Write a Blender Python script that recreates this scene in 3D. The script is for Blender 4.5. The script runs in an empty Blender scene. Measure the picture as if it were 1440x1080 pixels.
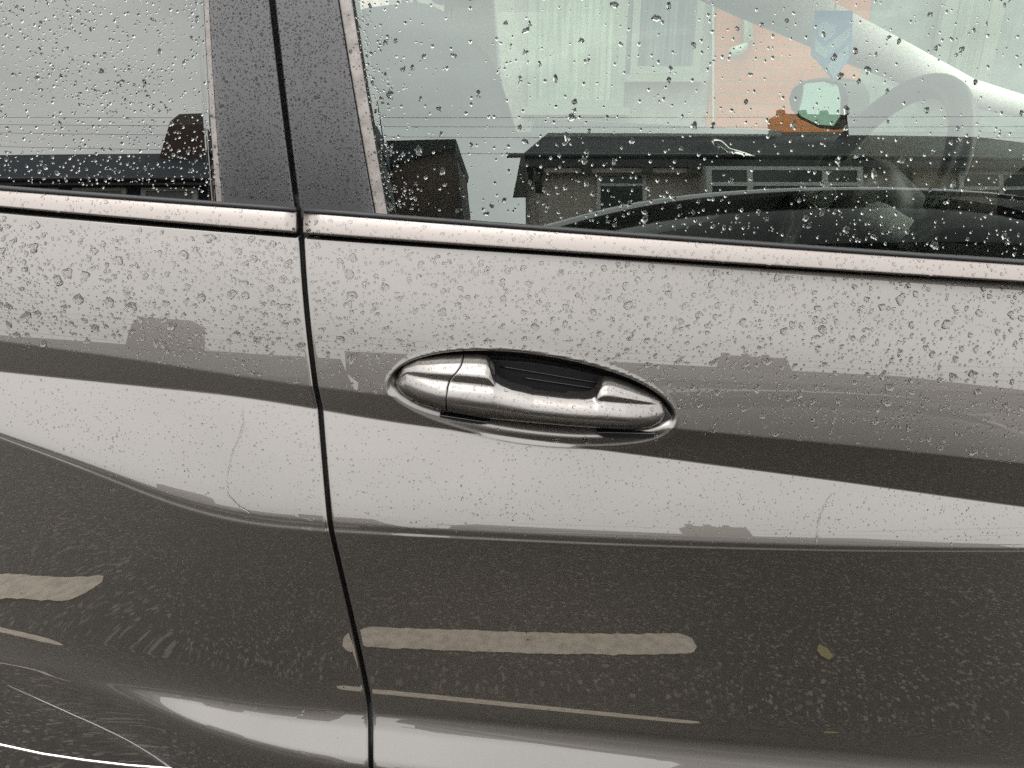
import bpy, math, random
import numpy as np
rng = np.random.default_rng(7)
random.seed(7)
R = math.radians
sc = bpy.context.scene

# ------------------------------------------------------------------ camera
CAM = np.array([0.0, -0.65, 1.22]); PITCH = R(-21.5); FPX = 1088.0
cam = bpy.data.cameras.new('camera'); cam.sensor_fit = 'HORIZONTAL'; cam.sensor_width = 36.0
cam.lens = 36.0 * FPX / 1440.0; cam.clip_start = 0.02; cam.clip_end = 400
co = bpy.data.objects.new('camera', cam); sc.collection.objects.link(co)
co.location = CAM; co.rotation_euler = (R(90) + PITCH, 0, 0); sc.camera = co

# ------------------------------------------------------------------ overcast sky, soft sun, exposure
SUN_EL, SUN_AZ = R(72), R(200)
w = bpy.data.worlds.new('World'); sc.world = w; w.use_nodes = True
nt = w.node_tree; nt.nodes.clear()
o_ = nt.nodes.new('ShaderNodeOutputWorld'); bg = nt.nodes.new('ShaderNodeBackground')
sky = nt.nodes.new('ShaderNodeTexSky'); sky.sky_type = 'NISHITA'; sky.sun_disc = False
sky.sun_elevation = SUN_EL; sky.sun_rotation = SUN_AZ; sky.dust_density = 6; sky.air_density = 1.5
hsv = nt.nodes.new('ShaderNodeHueSaturation'); hsv.inputs['Saturation'].default_value = 0.06
tc = nt.nodes.new('ShaderNodeTexCoord')
mp = nt.nodes.new('ShaderNodeMapping'); mp.inputs['Scale'].default_value = (1.2, 1.2, 3.0)
nz = nt.nodes.new('ShaderNodeTexNoise'); nz.inputs['Scale'].default_value = 2.2; nz.inputs['Detail'].default_value = 5
cr = nt.nodes.new('ShaderNodeValToRGB')
cr.color_ramp.elements[0].position = 0.30; cr.color_ramp.elements[0].color = (8.6, 8.6, 8.55, 1)
cr.color_ramp.elements[1].position = 0.72; cr.color_ramp.elements[1].color = (11.6, 11.4, 11.2, 1)
mx = nt.nodes.new('ShaderNodeMix'); mx.data_type = 'RGBA'; mx.inputs[0].default_value = 0.82
L = nt.links.new
L(tc.outputs['Generated'], mp.inputs['Vector']); L(mp.outputs[0], nz.inputs['Vector']); L(nz.outputs['Fac'], cr.inputs[0])
L(sky.outputs[0], hsv.inputs['Color']); L(hsv.outputs[0], mx.inputs[6]); L(cr.outputs[0], mx.inputs[7])
L(mx.outputs[2], bg.inputs['Color']); bg.inputs['Strength'].default_value = 0.14
L(bg.outputs[0], o_.inputs['Surface'])
sl = bpy.data.lights.new('sun', 'SUN'); sl.energy = 0.5; sl.angle = R(40); sl.color = (1, .97, .93)
so = bpy.data.objects.new('sun', sl); sc.collection.objects.link(so)
so.rotation_euler = (R(90) - SUN_EL, 0, R(180) - SUN_AZ); so.location = (0, -5, 20)
vs = sc.view_settings; vs.view_transform = 'Standard'; vs.look = 'None'; vs.gamma = 1; vs.exposure = 1.43
vs.use_curve_mapping = False
sc.cycles.use_denoising = False
sc.cycles.max_bounces = 14; sc.cycles.transparent_max_bounces = 16; sc.cycles.transmission_bounces = 10
sc.cycles.glossy_bounces = 6; sc.cycles.diffuse_bounces = 3

# ------------------------------------------------------------------ pixel -> world on a plane at depth Y
FWD = np.array([0, math.cos(PITCH), math.sin(PITCH)]); UPV = np.array([0, -math.sin(PITCH), math.cos(PITCH)])
def at(px, py, Y):
    d = FWD + UPV * ((540 - py) / FPX); d = np.array([(px - 720) / FPX, d[1], d[2]])
    s = (Y - CAM[1]) / d[1]
    return CAM + d * s

# ------------------------------------------------------------------ helpers
def link(o, parent=None):
    sc.collection.objects.link(o)
    if parent is not None:
        o.parent = parent
        o.matrix_parent_inverse = parent.matrix_basis.inverted()
    return o
def tag(o, label=None, cat=None, group=None, kind=None):
    if label: o['label'] = label
    if cat: o['category'] = cat
    if group: o['group'] = group
    if kind: o['kind'] = kind
    return o
def empty(name, loc, label, cat, group=None):
    o = bpy.data.objects.new(name, None); o.location = loc; o.empty_display_size = .1
    link(o); return tag(o, label, cat, group)
def mesh(name, V, F, mat, parent=None, smooth=False):
    me = bpy.data.meshes.new(name); me.from_pydata([tuple(map(float, v)) for v in V], [], [tuple(map(int, f)) for f in F])
    me.validate(); me.update()
    if smooth: me.polygons.foreach_set('use_smooth', [True] * len(me.polygons))
    me.materials.append(mat)
    return link(bpy.data.objects.new(name, me), parent)
def npmesh(name, V, F, mat, parent=None, smooth=True):
    V = np.asarray(V, np.float32); F = np.asarray(F, np.int32); k = F.shape[1]
    me = bpy.data.meshes.new(name)
    me.vertices.add(len(V)); me.vertices.foreach_set('co', V.ravel())
    me.loops.add(F.size); me.loops.foreach_set('vertex_index', F.ravel())
    me.polygons.add(len(F)); me.polygons.foreach_set('loop_start', np.arange(0, F.size, k, dtype=np.int32))
    me.polygons.foreach_set('loop_total', np.full(len(F), k, np.int32))
    me.update(calc_edges=True)
    me.polygons.foreach_set('use_smooth', np.full(len(F), smooth)); me.materials.append(mat)
    return link(bpy.data.objects.new(name, me), parent)
def grid_faces(nv, nu, flip=False, off=0):
    i, j = np.meshgrid(np.arange(nv - 1), np.arange(nu - 1), indexing='ij')
    a = i * nu + j; f = np.stack([a, a + 1, a + nu + 1, a + nu], -1).reshape(-1, 4) + off
    return f[:, ::-1] if flip else f
def grid(name, P, mat, parent=None, flip=False, smooth=True):
    nv, nu = P.shape[:2]
    return npmesh(name, P.reshape(-1, 3), grid_faces(nv, nu, flip), mat, parent, smooth)
class MB:
    def __init__(s): s.v = []; s.f = []
    def box(s, x0, x1, y0, y1, z0, z1):
        b = len(s.v)
        s.v += [(x0,y0,z0),(x1,y0,z0),(x1,y1,z0),(x0,y1,z0),(x0,y0,z1),(x1,y0,z1),(x1,y1,z1),(x0,y1,z1)]
        s.f += [tuple(b + i for i in q) for q in ((0,3,2,1),(4,5,6,7),(0,1,5,4),(1,2,6,5),(2,3,7,6),(3,0,4,7))]
        return s
    def prism(s, pts, off):        # closed polygon (3d points, planar) swept by off
        b = len(s.v); n = len(pts); off = np.array(off)
        s.v += [tuple(p) for p in pts] + [tuple(np.array(p) + off) for p in pts]
        s.f.append(tuple(b + i for i in range(n))[::-1]); s.f.append(tuple(b + n + i for i in range(n)))
        for i in range(n):
            j = (i + 1) % n; s.f.append((b + i, b + j, b + n + j, b + n + i))
        return s
    def tube(s, pts, r, seg=10):
        pts = [np.array(p, float) for p in pts]; n = len(pts); b = len(s.v)
        rr = r if hasattr(r, '__len__') else [r] * n
        for i, p in enumerate(pts):
            t = pts[min(i + 1, n - 1)] - pts[max(i - 1, 0)]; t /= np.linalg.norm(t) + 1e-9
            a = np.cross(t, (0, 0, 1) if abs(t[2]) < .9 else (1, 0, 0)); a /= np.linalg.norm(a); c = np.cross(t, a)
            for k in range(seg):
                th = 2 * math.pi * k / seg
                s.v.append(tuple(p + rr[i] * (math.cos(th) * a + math.sin(th) * c)))
        for i in range(n - 1):
            for k in range(seg):
                s.f.append((b + i*seg + k, b + i*seg + (k+1) % seg, b + (i+1)*seg + (k+1) % seg, b + (i+1)*seg + k))
        s.f.append(tuple(b + k for k in range(seg))[::-1]); s.f.append(tuple(b + (n-1)*seg + k for k in range(seg)))
        return s
    def build(s, name, mat, parent=None, smooth=False, bevel=0, seg=2):
        o = mesh(name, s.v, s.f, mat, parent, smooth)
        if bevel:
            m = o.modifiers.new('bevel', 'BEVEL'); m.width = bevel; m.segments = seg; m.limit_method = 'ANGLE'
            o.data.polygons.foreach_set('use_smooth', [True] * len(o.data.polygons))
            wn = o.modifiers.new('wn', 'WEIGHTED_NORMAL'); wn.keep_sharp = True
        return o
def sstep(x): x = np.clip(x, 0, 1); return x * x * (3 - 2 * x)

# ------------------------------------------------------------------ materials
def mat(name, col, rough=.5, metal=0, coat=0, coat_r=.02, spec=.5, ior=1.5):
    m = bpy.data.materials.new(name); m.use_nodes = True
    p = m.node_tree.nodes['Principled BSDF']
    p.inputs['Base Color'].default_value = (*col, 1); p.inputs['Roughness'].default_value = rough
    p.inputs['Metallic'].default_value = metal; p.inputs['Coat Weight'].default_value = coat
    p.inputs['Coat Roughness'].default_value = coat_r; p.inputs['Specular IOR Level'].default_value = spec
    p.inputs['IOR'].default_value = ior
    return m
def nodes(m): return m.node_tree.nodes, m.node_tree.links.new, m.node_tree.nodes['Principled BSDF']
def noise_col(m, c0, c1, scale, detail=4, lo=.35, hi=.65, bump=0, bdist=.002, coords='Object', stretch=(1,1,1)):
    N, K, p = nodes(m)
    t = N.new('ShaderNodeTexCoord'); g = N.new('ShaderNodeMapping'); g.inputs['Scale'].default_value = stretch
    n = N.new('ShaderNodeTexNoise'); n.inputs['Scale'].default_value = scale; n.inputs['Detail'].default_value = detail
    r = N.new('ShaderNodeValToRGB'); r.color_ramp.elements[0].position = lo; r.color_ramp.elements[1].position = hi
    r.color_ramp.elements[0].color = (*c0, 1); r.color_ramp.elements[1].color = (*c1, 1)
    K(t.outputs[coords], g.inputs[0]); K(g.outputs[0], n.inputs['Vector']); K(n.outputs['Fac'], r.inputs[0]); K(r.outputs[0], p.inputs['Base Color'])
    if bump:
        b = N.new('ShaderNodeBump'); b.inputs['Strength'].default_value = bump; b.inputs['Distance'].default_value = bdist
        K(n.outputs['Fac'], b.inputs['Height']); K(b.outputs[0], p.inputs['Normal'])
    return n, r

M = {}
# metallic grey car paint: dark flake base under clear coat, light road film
def paint(name, c):
    m = mat(name, c, .41, 1.0, 1.0, .004)
    N, K, p = nodes(m); p.inputs['Coat IOR'].default_value = 1.62
    t = N.new('ShaderNodeTexCoord')
    n = N.new('ShaderNodeTexNoise'); n.inputs['Scale'].default_value = 2600; n.inputs['Detail'].default_value = 1
    b = N.new('ShaderNodeBump'); b.inputs['Strength'].default_value = .05; b.inputs['Distance'].default_value = .0002
    K(t.outputs['Object'], n.inputs['Vector']); K(n.outputs['Fac'], b.inputs['Height']); K(b.outputs[0], p.inputs['Normal'])
    # the clear coat keeps its own, almost flat, normal (a trace of orange peel)
    n2 = N.new('ShaderNodeTexNoise'); n2.inputs['Scale'].default_value = 55; n2.inputs['Detail'].default_value = 1
    b2 = N.new('ShaderNodeBump'); b2.inputs['Strength'].default_value = .004; b2.inputs['Distance'].default_value = .0006
    K(t.outputs['Object'], n2.inputs['Vector']); K(n2.outputs['Fac'], b2.inputs['Height']); K(b2.outputs[0], p.inputs['Coat Normal'])
    # uneven dirt film
    n3 = N.new('ShaderNodeTexNoise'); n3.inputs['Scale'].default_value = 9; n3.inputs['Detail'].default_value = 7
    r3 = N.new('ShaderNodeMapRange'); r3.inputs[1].default_value = .3; r3.inputs[2].default_value = .75
    r3.inputs[3].default_value = .0; r3.inputs[4].default_value = .018
    K(t.outputs['Object'], n3.inputs['Vector']); K(n3.outputs['Fac'], r3.inputs[0]); K(r3.outputs[0], p.inputs['Coat Roughness'])
    return m
M['paint'] = paint('grey_metallic_paint', (.118, .110, .101))
M['handle'] = mat('handle_silver_paint', (.155, .146, .137), .37, 1, .7, .08)
M['chrome'] = mat('satin_bright_trim', (.205, .187, .175), .36, 1, .1, .10)
M['black'] = mat('black_plastic', (.006, .006, .0065), .7, spec=.25)
M['rubber'] = mat('black_rubber', (.014, .014, .015), .6)
M['seal'] = mat('grey_seal', (.16, .145, .135), .45); noise_col(M['seal'], (.13,.118,.11), (.21,.19,.175), 90)
M['pillar'] = mat('pillar_satin_black', (.020, .019, .020), .38, 0, .40, .22)
M['gloss_black'] = mat('gloss_black', (.01,.01,.011), .12)
M['trim'] = mat('interior_charcoal', (.035, .036, .038), .55); noise_col(M['trim'], (.028,.029,.03), (.05,.05,.052), 300, 2, bump=.2, bdist=.0008)
M['fabric'] = mat('seat_fabric', (.05, .05, .055), .85); noise_col(M['fabric'], (.035,.035,.04), (.085,.085,.09), 420, 3, bump=.4, bdist=.001)
M['headliner'] = mat('headliner_pale', (.62, .62, .59), .9); noise_col(M['headliner'], (.56,.56,.53), (.66,.66,.63), 200)
M['bright'] = mat('chrome_plate', (.7, .7, .7), .12, 1)
M['mirror'] = mat('mirror_glass', (.24, .31, .28), .01, 1)
M['badge'] = mat('dark_badge', (.01, .015, .03), .2)
M['leather'] = mat('wheel_leather', (.05, .05, .052), .38)
M['grey_plastic'] = mat('pale_grey_plastic', (.42, .43, .42), .5)

def glass(name, tint, ior, gl=(.90, 1, .955)):
    m = bpy.data.materials.new(name); m.use_nodes = True; N = m.node_tree.nodes; K = m.node_tree.links.new; N.clear()
    o = N.new('ShaderNodeOutputMaterial'); x = N.new('ShaderNodeMixShader'); t = N.new('ShaderNodeBsdfTransparent')
    g = N.new('ShaderNodeBsdfGlossy'); g.inputs['Roughness'].default_value = 0.0; f = N.new('ShaderNodeFresnel'); f.inputs['IOR'].default_value = ior
    t.inputs['Color'].default_value = (*tint, 1); g.inputs['Color'].default_value = (*gl, 1)
    K(f.outputs[0], x.inputs[0]); K(t.outputs[0], x.inputs[1]); K(g.outputs[0], x.inputs[2]); K(x.outputs[0], o.inputs['Surface'])
    return m
M['glass'] = glass('window_glass_green', (.60, .665, .575), 2.05)
M['glass_dark'] = glass('privacy_glass', (.05, .055, .055), 2.0, (.97, 1, .965))
M['glass_in'] = bpy.data.materials.new('window_inner_face'); M['glass_in'].use_nodes = True
_n = M['glass_in'].node_tree.nodes; _n.clear(); _t = _n.new('ShaderNodeBsdfTransparent'); _t.inputs['Color'].default_value = (.98, .99, .985, 1)
_o = _n.new('ShaderNodeOutputMaterial'); M['glass_in'].node_tree.links.new(_t.outputs[0], _o.inputs['Surface'])
def water(name, g_):
    m = bpy.data.materials.new(name); m.use_nodes = True; N = m.node_tree.nodes; N.clear()
    o = N.new('ShaderNodeOutputMaterial'); g = N.new('ShaderNodeBsdfGlass'); g.inputs['IOR'].default_value = 1.33; g.inputs['Roughness'].default_value = 0; g.inputs['Color'].default_value = (g_, g_, g_, 1)
    m.node_tree.links.new(g.outputs[0], o.inputs['Surface']); return m
M['water'] = water('rain_water', .93); M['water_dark'] = water('rain_water_darkened', .66); M['water_glass'] = water('rain_water_on_glass', .77)  # grey tint put in for the sky reflection that the drops lose
M['far_glass'] = glass('far_window_glass', (.66, .74, .70), 1.5)

# asphalt with light aggregate
def asphalt():
    m = mat('wet_asphalt', (.04, .038, .036), .55, spec=.4); N, K, p = nodes(m)
    t = N.new('ShaderNodeTexCoord'); v = N.new('ShaderNodeTexVoronoi'); v.inputs['Scale'].default_value = 130; v.inputs['Randomness'].default_value = 1
    r = N.new('ShaderNodeValToRGB'); r.color_ramp.interpolation = 'LINEAR'
    e = r.color_ramp.elements; e[0].position = 0; e[0].color = (.010, .009, .008, 1); e[1].position = 1; e[1].color = (.36, .32, .265, 1)
    a = r.color_ramp.elements.new(.55); a.color = (.024, .0215, .019, 1); a = r.color_ramp.elements.new(.82); a.color = (.05, .045, .038, 1)
    sx = N.new('ShaderNodeSeparateColor'); n = N.new('ShaderNodeTexNoise'); n.inputs['Scale'].default_value = 1.7; n.inputs['Detail'].default_value = 6
    mr = N.new('ShaderNodeMapRange'); mr.inputs[1].default_value = .3; mr.inputs[2].default_value = .7; mr.inputs[3].default_value = .5; mr.inputs[4].default_value = .9
    mm = N.new('ShaderNodeMix'); mm.data_type = 'RGBA'; mm.blend_type = 'MULTIPLY'; mm.inputs[0].default_value = 1
    b = N.new('ShaderNodeBump'); b.inputs['Strength'].default_value = .6; b.inputs['Distance'].default_value = .004
    K(t.outputs['Object'], v.inputs['Vector']); K(v.outputs['Color'], sx.inputs[0]); K(sx.outputs[0], r.inputs[0])
    K(t.outputs['Object'], n.inputs['Vector']); K(n.outputs['Fac'], mr.inputs[0]); K(r.outputs[0], mm.inputs[6]); K(mr.outputs[0], mm.inputs[7])
    K(mm.outputs[2], p.inputs['Base Color']); K(v.outputs['Distance'], b.inputs['Height']); K(b.outputs[0], p.inputs['Normal'])
    return m
M['asphalt'] = asphalt()
M['line'] = mat('worn_road_paint', (.6, .55, .48), .6); noise_col(M['line'], (.62,.54,.43), (.90,.79,.64), 38, 6, .3, .6, bump=.4, bdist=.003)
M['concrete'] = mat('pavement_concrete', (.25,.24,.22), .8); noise_col(M['concrete'], (.17,.165,.15), (.27,.26,.24), 14, 8)
def brick(name, c1, c2, mortar, scale=1.0):
    m = mat(name, c1, .85); N, K, p = nodes(m)
    t = N.new('ShaderNodeTexCoord'); g = N.new('ShaderNodeMapping'); g.inputs['Rotation'].default_value = (R(90), 0, 0)
    b = N.new('ShaderNodeTexBrick'); b.inputs['Color1'].default_value = (*c1, 1); b.inputs['Color2'].default_value = (*c2, 1); b.inputs['Mortar'].default_value = (*mortar, 1)
    b.inputs['Scale'].default_value = scale; b.inputs['Brick Width'].default_value = .225; b.inputs['Row Height'].default_value = .075; b.inputs['Mortar Size'].default_value = .010
    bp = N.new('ShaderNodeBump'); bp.inputs['Strength'].default_value = .5; bp.inputs['Distance'].default_value = .006; bp.invert = True
    K(t.outputs['Object'], g.inputs[0]); K(g.outputs[0], b.inputs['Vector']); K(b.outputs['Color'], p.inputs['Base Color']); K(b.outputs['Fac'], bp.inputs['Height']); K(bp.outputs[0], p.inputs['Normal'])
    return m
M['brick'] = brick('orange_brick', (.72, .19, .07), (.66, .165, .06), (.56, .20, .10))
M['brick_dark'] = brick('dark_red_brick', (.10, .05, .038), (.075, .04, .032), (.10, .085, .075))
M['render_tan'] = mat('tan_render', (.40, .35, .30), .9); noise_col(M['render_tan'], (.34,.30,.255), (.46,.40,.34), 30, 6)
M['render_pink'] = mat('pale_pink_render', (.40,.35,.32), .9); noise_col(M['render_pink'], (.36,.31,.285), (.46,.40,.37), 22, 6)
def tiles(name, c, d):
    m = brick(name, c, tuple(x * 1.5 for x in c), d); b = [n for n in m.node_tree.nodes if n.type == 'TEX_BRICK'][0]
    b.inputs['Brick Width'].default_value = .30; b.inputs['Row Height'].default_value = .13; b.inputs['Mortar Size'].default_value = .014; return m
M['tile'] = tiles('dark_roof_tile', (.020, .023, .026), (.006, .006, .007))
M['tile_dark'] = tiles('slate_blue_tile', (.026, .034, .048), (.008, .01, .013))
M['render_side'] = mat('grey_green_render', (.26,.27,.25), .9); noise_col(M['render_side'], (.20,.21,.195), (.31,.31,.29), 9, 6)
M['upvc'] = mat('white_upvc', (.55,.55,.52), .4)
M['frame_dull'] = mat('stone_window_frame', (.33,.32,.28), .7); M['house_glass'] = mat('house_window_glass', (.02,.025,.027), .05)
M['curtain'] = mat('pale_curtain', (.42,.43,.36), .9); noise_col(M['curtain'], (.30,.31,.25), (.50,.51,.43), 16, 2, stretch=(3,1,.15))
M['drape'] = mat('grey_curtain', (.18,.19,.21), .9); noise_col(M['drape'], (.13,.14,.16), (.24,.25,.27), 14, 2, stretch=(3,1,.15))
M['blind'] = mat('window_blind', (.22,.24,.22), .5); M['gutter'] = mat('black_gutter', (.012,.012,.013), .3)
M['blue'] = mat('blue_card', (.03, .38, .80), .45); M['blue_light'] = mat('pale_blue_print', (.42, .78, .98), .45); M['blue_mid'] = mat('mid_blue_print', (.14,.34,.58), .45)
M['car_black'] = mat('black_car_paint', (.008,.008,.009), .25, 0, 1, .01)
M['car_glass'] = mat('black_car_glass', (.004,.004,.005), .02)
M['tyre'] = mat('tyre_rubber', (.015,.015,.015), .8)
M['alloy'] = mat('alloy_wheel', (.4,.4,.4), .3, 1)
M['leaf'] = mat('yellow_leaf', (.42,.36,.12), .6)
M['wire'] = mat('cable_black', (.01,.01,.01), .6)
M['film'] = mat('dried_film', (.10,.095,.085), .6)

# ================================================================== SETTING
def sheet(name, x0, x1, y0, y1, z, m, nx=2, ny=2, kind='structure'):
    xs, ys = np.linspace(x0, x1, nx), np.linspace(y0, y1, ny)
    X, Y = np.meshgrid(xs, ys); P = np.stack([X, Y, np.full_like(X, z)], -1)
    o = grid(name, P, m, smooth=False); o['kind'] = kind; return o
tag(sheet('ground', -150, 150, -150, 150, -.008, M['asphalt']), 'flat dark ground running out to the horizon', 'ground')
tag(sheet('road', -60, 60, -4.3, 2.15, 0, M['asphalt']), 'damp dark asphalt road with pale stone chips', 'road')
def slab(name, x0, x1, y0, y1, z0, z1, m, label, cat):
    o = MB().box(x0, x1, y0, y1, z0, z1).build(name, m, bevel=.012); o['kind'] = 'structure'; return tag(o, label, cat)
slab('kerb', -40, 40, 2.15, 2.28, -.02, .12, M['concrete'], 'concrete kerb beside the grey car', 'kerb')
slab('kerb', -40, 40, -4.43, -4.3, -.02, .12, M['concrete'], 'concrete kerb beside the black car', 'kerb')
slab('pavement', -40, 40, 2.283, 4.7, -.02, .115, M['concrete'], 'pavement in front of the orange brick house', 'pavement')
slab('pavement', -40, 40, -7.2, -4.433, -.02, .115, M['concrete'], 'pavement across the road in front of the tan house', 'pavement')

# ================================================================== THE GREY CAR
car = empty('parked_car', (0, .9, 0), 'wet grey metallic car with doors and handle close to the camera', 'car')

PLAN_R = 7.0
def plan(X): return X * X / (2 * PLAN_R)
def line_fn(pts, Y):
    W = np.array([at(px, py, Y) for px, py in pts]); W = W[np.argsort(W[:, 0])]
    xs, zs = W[:, 0], W[:, 2]
    def f(X):
        X = np.asarray(X, float); z = np.interp(X, xs, zs)
        s0 = (zs[1] - zs[0]) / (xs[1] - xs[0]); s1 = (zs[-1] - zs[-2]) / (xs[-1] - xs[-2])
        z = np.where(X < xs[0], zs[0] + s0 * (X - xs[0]), z); return np.where(X > xs[-1], zs[-1] + s1 * (X - xs[-1]), z)
    def g(X):                       # smoothed, no visible kinks
        return np.mean([f(np.asarray(X) + d) for d in np.linspace(-.06, .06, 13)], axis=0)
    return g
F_L = line_fn([(0, 301), (420, 333), (900, 366), (1440, 405)], .055)
F_A = line_fn([(0, 487), (220, 512), (353, 533), (440, 543), (560, 556), (960, 603), (1200, 629), (1440, 660)], .004)
F_B = line_fn([(0, 532), (353, 560), (480, 583), (600, 600), (940, 645), (1200, 683), (1440, 723)], .000)
F_C = line_fn([(0, 640), (130, 674), (290, 723), (390, 733), (480, 741), (960, 772), (1440, 803)], -.036)
F_D = line_fn([(0, 950), (200, 963), (520, 985), (800, 1015), (1160, 1056), (1440, 1100)], -.038)
F_E = line_fn([(0, 985), (130, 1000), (300, 1030), (530, 1066), (900, 1110), (1440, 1180)], -.062)
def F_Z(X): return np.full_like(np.asarray(X, float), .30)
_s = np.array([at(px, py, Y) for px, py, Y in ((421,330,.04),(425,400,.03),(431,470,.012),(438,540,.002),(458,650,-.02),(480,760,-.036),(505,920,-.038),(530,1078,-.06))])
SHUT = np.polyfit(_s[:, 2], _s[:, 0], 3)
def shut_x(z): return np.polyval(SHUT, np.maximum(z, .55))

# handle cup outline and other handle curves (points on the photo's handle)
ZK = 500 / 1440
def hz(p): return (500 + p[0] / 2.88, 460 + p[1] / 2.88)
CUP = [(120,262),(126,225),(150,190),(200,155),(300,127),(420,114),(550,115),(700,126),(850,150),(1000,184),(1150,235),(1250,290),(1296,340),(1306,375),(1292,412),(1250,448),(1180,470),(1080,482),(950,486),(850,482),(700,468),(550,444),(400,408),(280,368),(200,328),(150,295)]
cupW = np.array([at(*hz(p), .0) for p in CUP])[:, [0, 2]]
def smooth_poly(P, n):
    for _ in range(n):
        Q = np.roll(P, -1, 0); P = np.stack([.75 * P + .25 * Q, .25 * P + .75 * Q], 1).reshape(-1, 2)
    return P
cupW = smooth_poly(cupW, 2)
def signed(P2, poly):              # + inside
    d = np.full(len(P2), 1e9); ins = np.zeros(len(P2), bool)
    for a, b in zip(poly, np.roll(poly, -1, 0)):
        ab = b - a; t = np.clip(((P2 - a) @ ab) / (ab @ ab), 0, 1)
        d = np.minimum(d, np.hypot(*(P2 - (a + t[:, None] * ab)).T))
        c = ((a[1] > P2[:, 1]) != (b[1] > P2[:, 1])) & (P2[:, 0] < (b[0]-a[0]) * (P2[:, 1]-a[1]) / (b[1]-a[1] + 1e-12) + a[0])
        ins ^= c
    return np.where(ins, d, -d)

def cl(n, e0=1.0, e1=1.0):         # fractions clustered at both ends
    t = np.linspace(0, 1, n, endpoint=False); return .5 * t + .5 * (0.5 - 0.5 * np.cos(np.pi * t))
SEG = [(90, 26, [(0, 25), (.35, 21.8), (.6, 18.9), (.8, 17.2), (1, 16.2)]),
       (46, 0, [(0, 1.6), (1, .2)]),
       (110, 0, [(0, 28), (.4, 27.4), (.7, 26.6), (.83, 25.4), (.895, 22), (.925, 11), (.965, 10), (.978, 23), (1, 22)]),
       (90, 0, [(0, 2.2), (.3, .6), (.7, 0), (.84, .5), (.91, 4.5), (1, 14)]),
       (46, 0, [(0, 22), (.35, 35.5), (.75, 36), (1, 24)]),
       (26, 0, [(0, 4), (.3, -4), (1, -12)])]
WID = [.0022, .0035, .0026, .010, .022]
def door_surface(u):
    """u: offsets from the shut line. returns P[rows, cols, 3]"""
    fr = []
    for k, (n, _, _) in enumerate(SEG): fr += [(k, f) for f in cl(n)]
    fr.append((len(SEG) - 1, 1.0))
    seg = np.array([a for a, _ in fr]); frac = np.array([b for _, b in fr])
    feats = [F_L, F_A, F_B, F_C, F_D, F_E, F_Z]
    X = np.tile(u + shut_x(.95), (len(fr), 1)); Z = None
    for _ in range(4):
        Fz = np.stack([f(X[0] * 0 + u + shut_x(.8)) for f in feats])        # at mid column
        Zk = np.stack([f(X) for f in feats], 0)
        i = np.arange(len(fr))
        Z = Zk[seg, i] * (1 - frac[:, None]) + Zk[seg + 1, i] * frac[:, None]
        X = shut_x(Z) + u[None, :]
    Zk = np.stack([f(X) for f in feats], 0)
    # tilt
    T = np.zeros_like(Z)
    def tilt(k, Z):
        f = np.clip((Zk[k] - Z) / (Zk[k] - Zk[k + 1]), 0, 1)
        kn = SEG[k][2]; return np.interp(f, [a for a, _ in kn], [b for _, b in kn])
    T = tilt(0, Z)
    for k in range(1, len(SEG)):
        tk = tilt(k, Z)
        if k == 3: tk = tk + np.where(u[None, :] > 0, 4.0 * X, 9.0 * -u[None, :] + 4.0 * shut_x(.7))
        if k == 4: tk = tk * (.1 + .9 * sstep((X + .52) / .22))
        wdt = WID[k - 1]; s = sstep((Zk[k] - Z) / wdt + .5); T = T * (1 - s) + tk * s
    # rear door: the flank turns over gradually towards the wheel
    g = np.tan(np.radians(T)); Y = np.zeros_like(Z)
    dz = Z[1:] - Z[:-1]; Y[1:] = np.cumsum(.5 * (g[1:] + g[:-1]) * dz, 0)
    ia = int(np.argmax((seg == 1) & (frac >= .5))); Y -= Y[ia][None, :]
    Y += plan(X)
    return X, Y, Z

def cup_displace(X, Y, Z):
    m = (X > -.17) & (X < .21) & (Z > .85) & (Z < 1.05)
    idx = np.where(m); P2 = np.stack([X[idx], Z[idx]], 1); sd = signed(P2, cupW)
    y = Y[idx]; flat = plan(X[idx]) + .12 * (P2[:, 1] - .945)
    b = sstep((sd - .002) / .010); y = y * (1 - b) + (flat) * b
    y = y - .0003 * np.exp(-((sd + .0002) / .0016) ** 2)                     # raised lip round the cup
    ax_ = at(760, 572, 0)[2] - .155 * (X[idx] - at(760, 572, 0)[0])
    wl = .052 + (.013 - .052) * sstep((P2[:, 1] - ax_) / .02 + .5)
    y = y + .034 * sstep((sd - .0004) / wl) ** .8
    Y = Y.copy(); Y[idx] = y; SD = np.full_like(Y, -1.); SD[idx] = sd
    return Y, SD
GAP = .0038
def add_edge(X, Y, Z, side):
    """roll the shut-line edge and turn a flange inwards; side -1: rear door (edge at the right), +1: front door"""
    return X, Y, Z
def normals(P):
    du = np.gradient(P, axis=1); dv = np.gradient(P, axis=0); n = np.cross(du, dv); n /= np.linalg.norm(n, axis=2, keepdims=True) + 1e-12
    return np.where((n[..., 1:2] > 0), -n, n)

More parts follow.
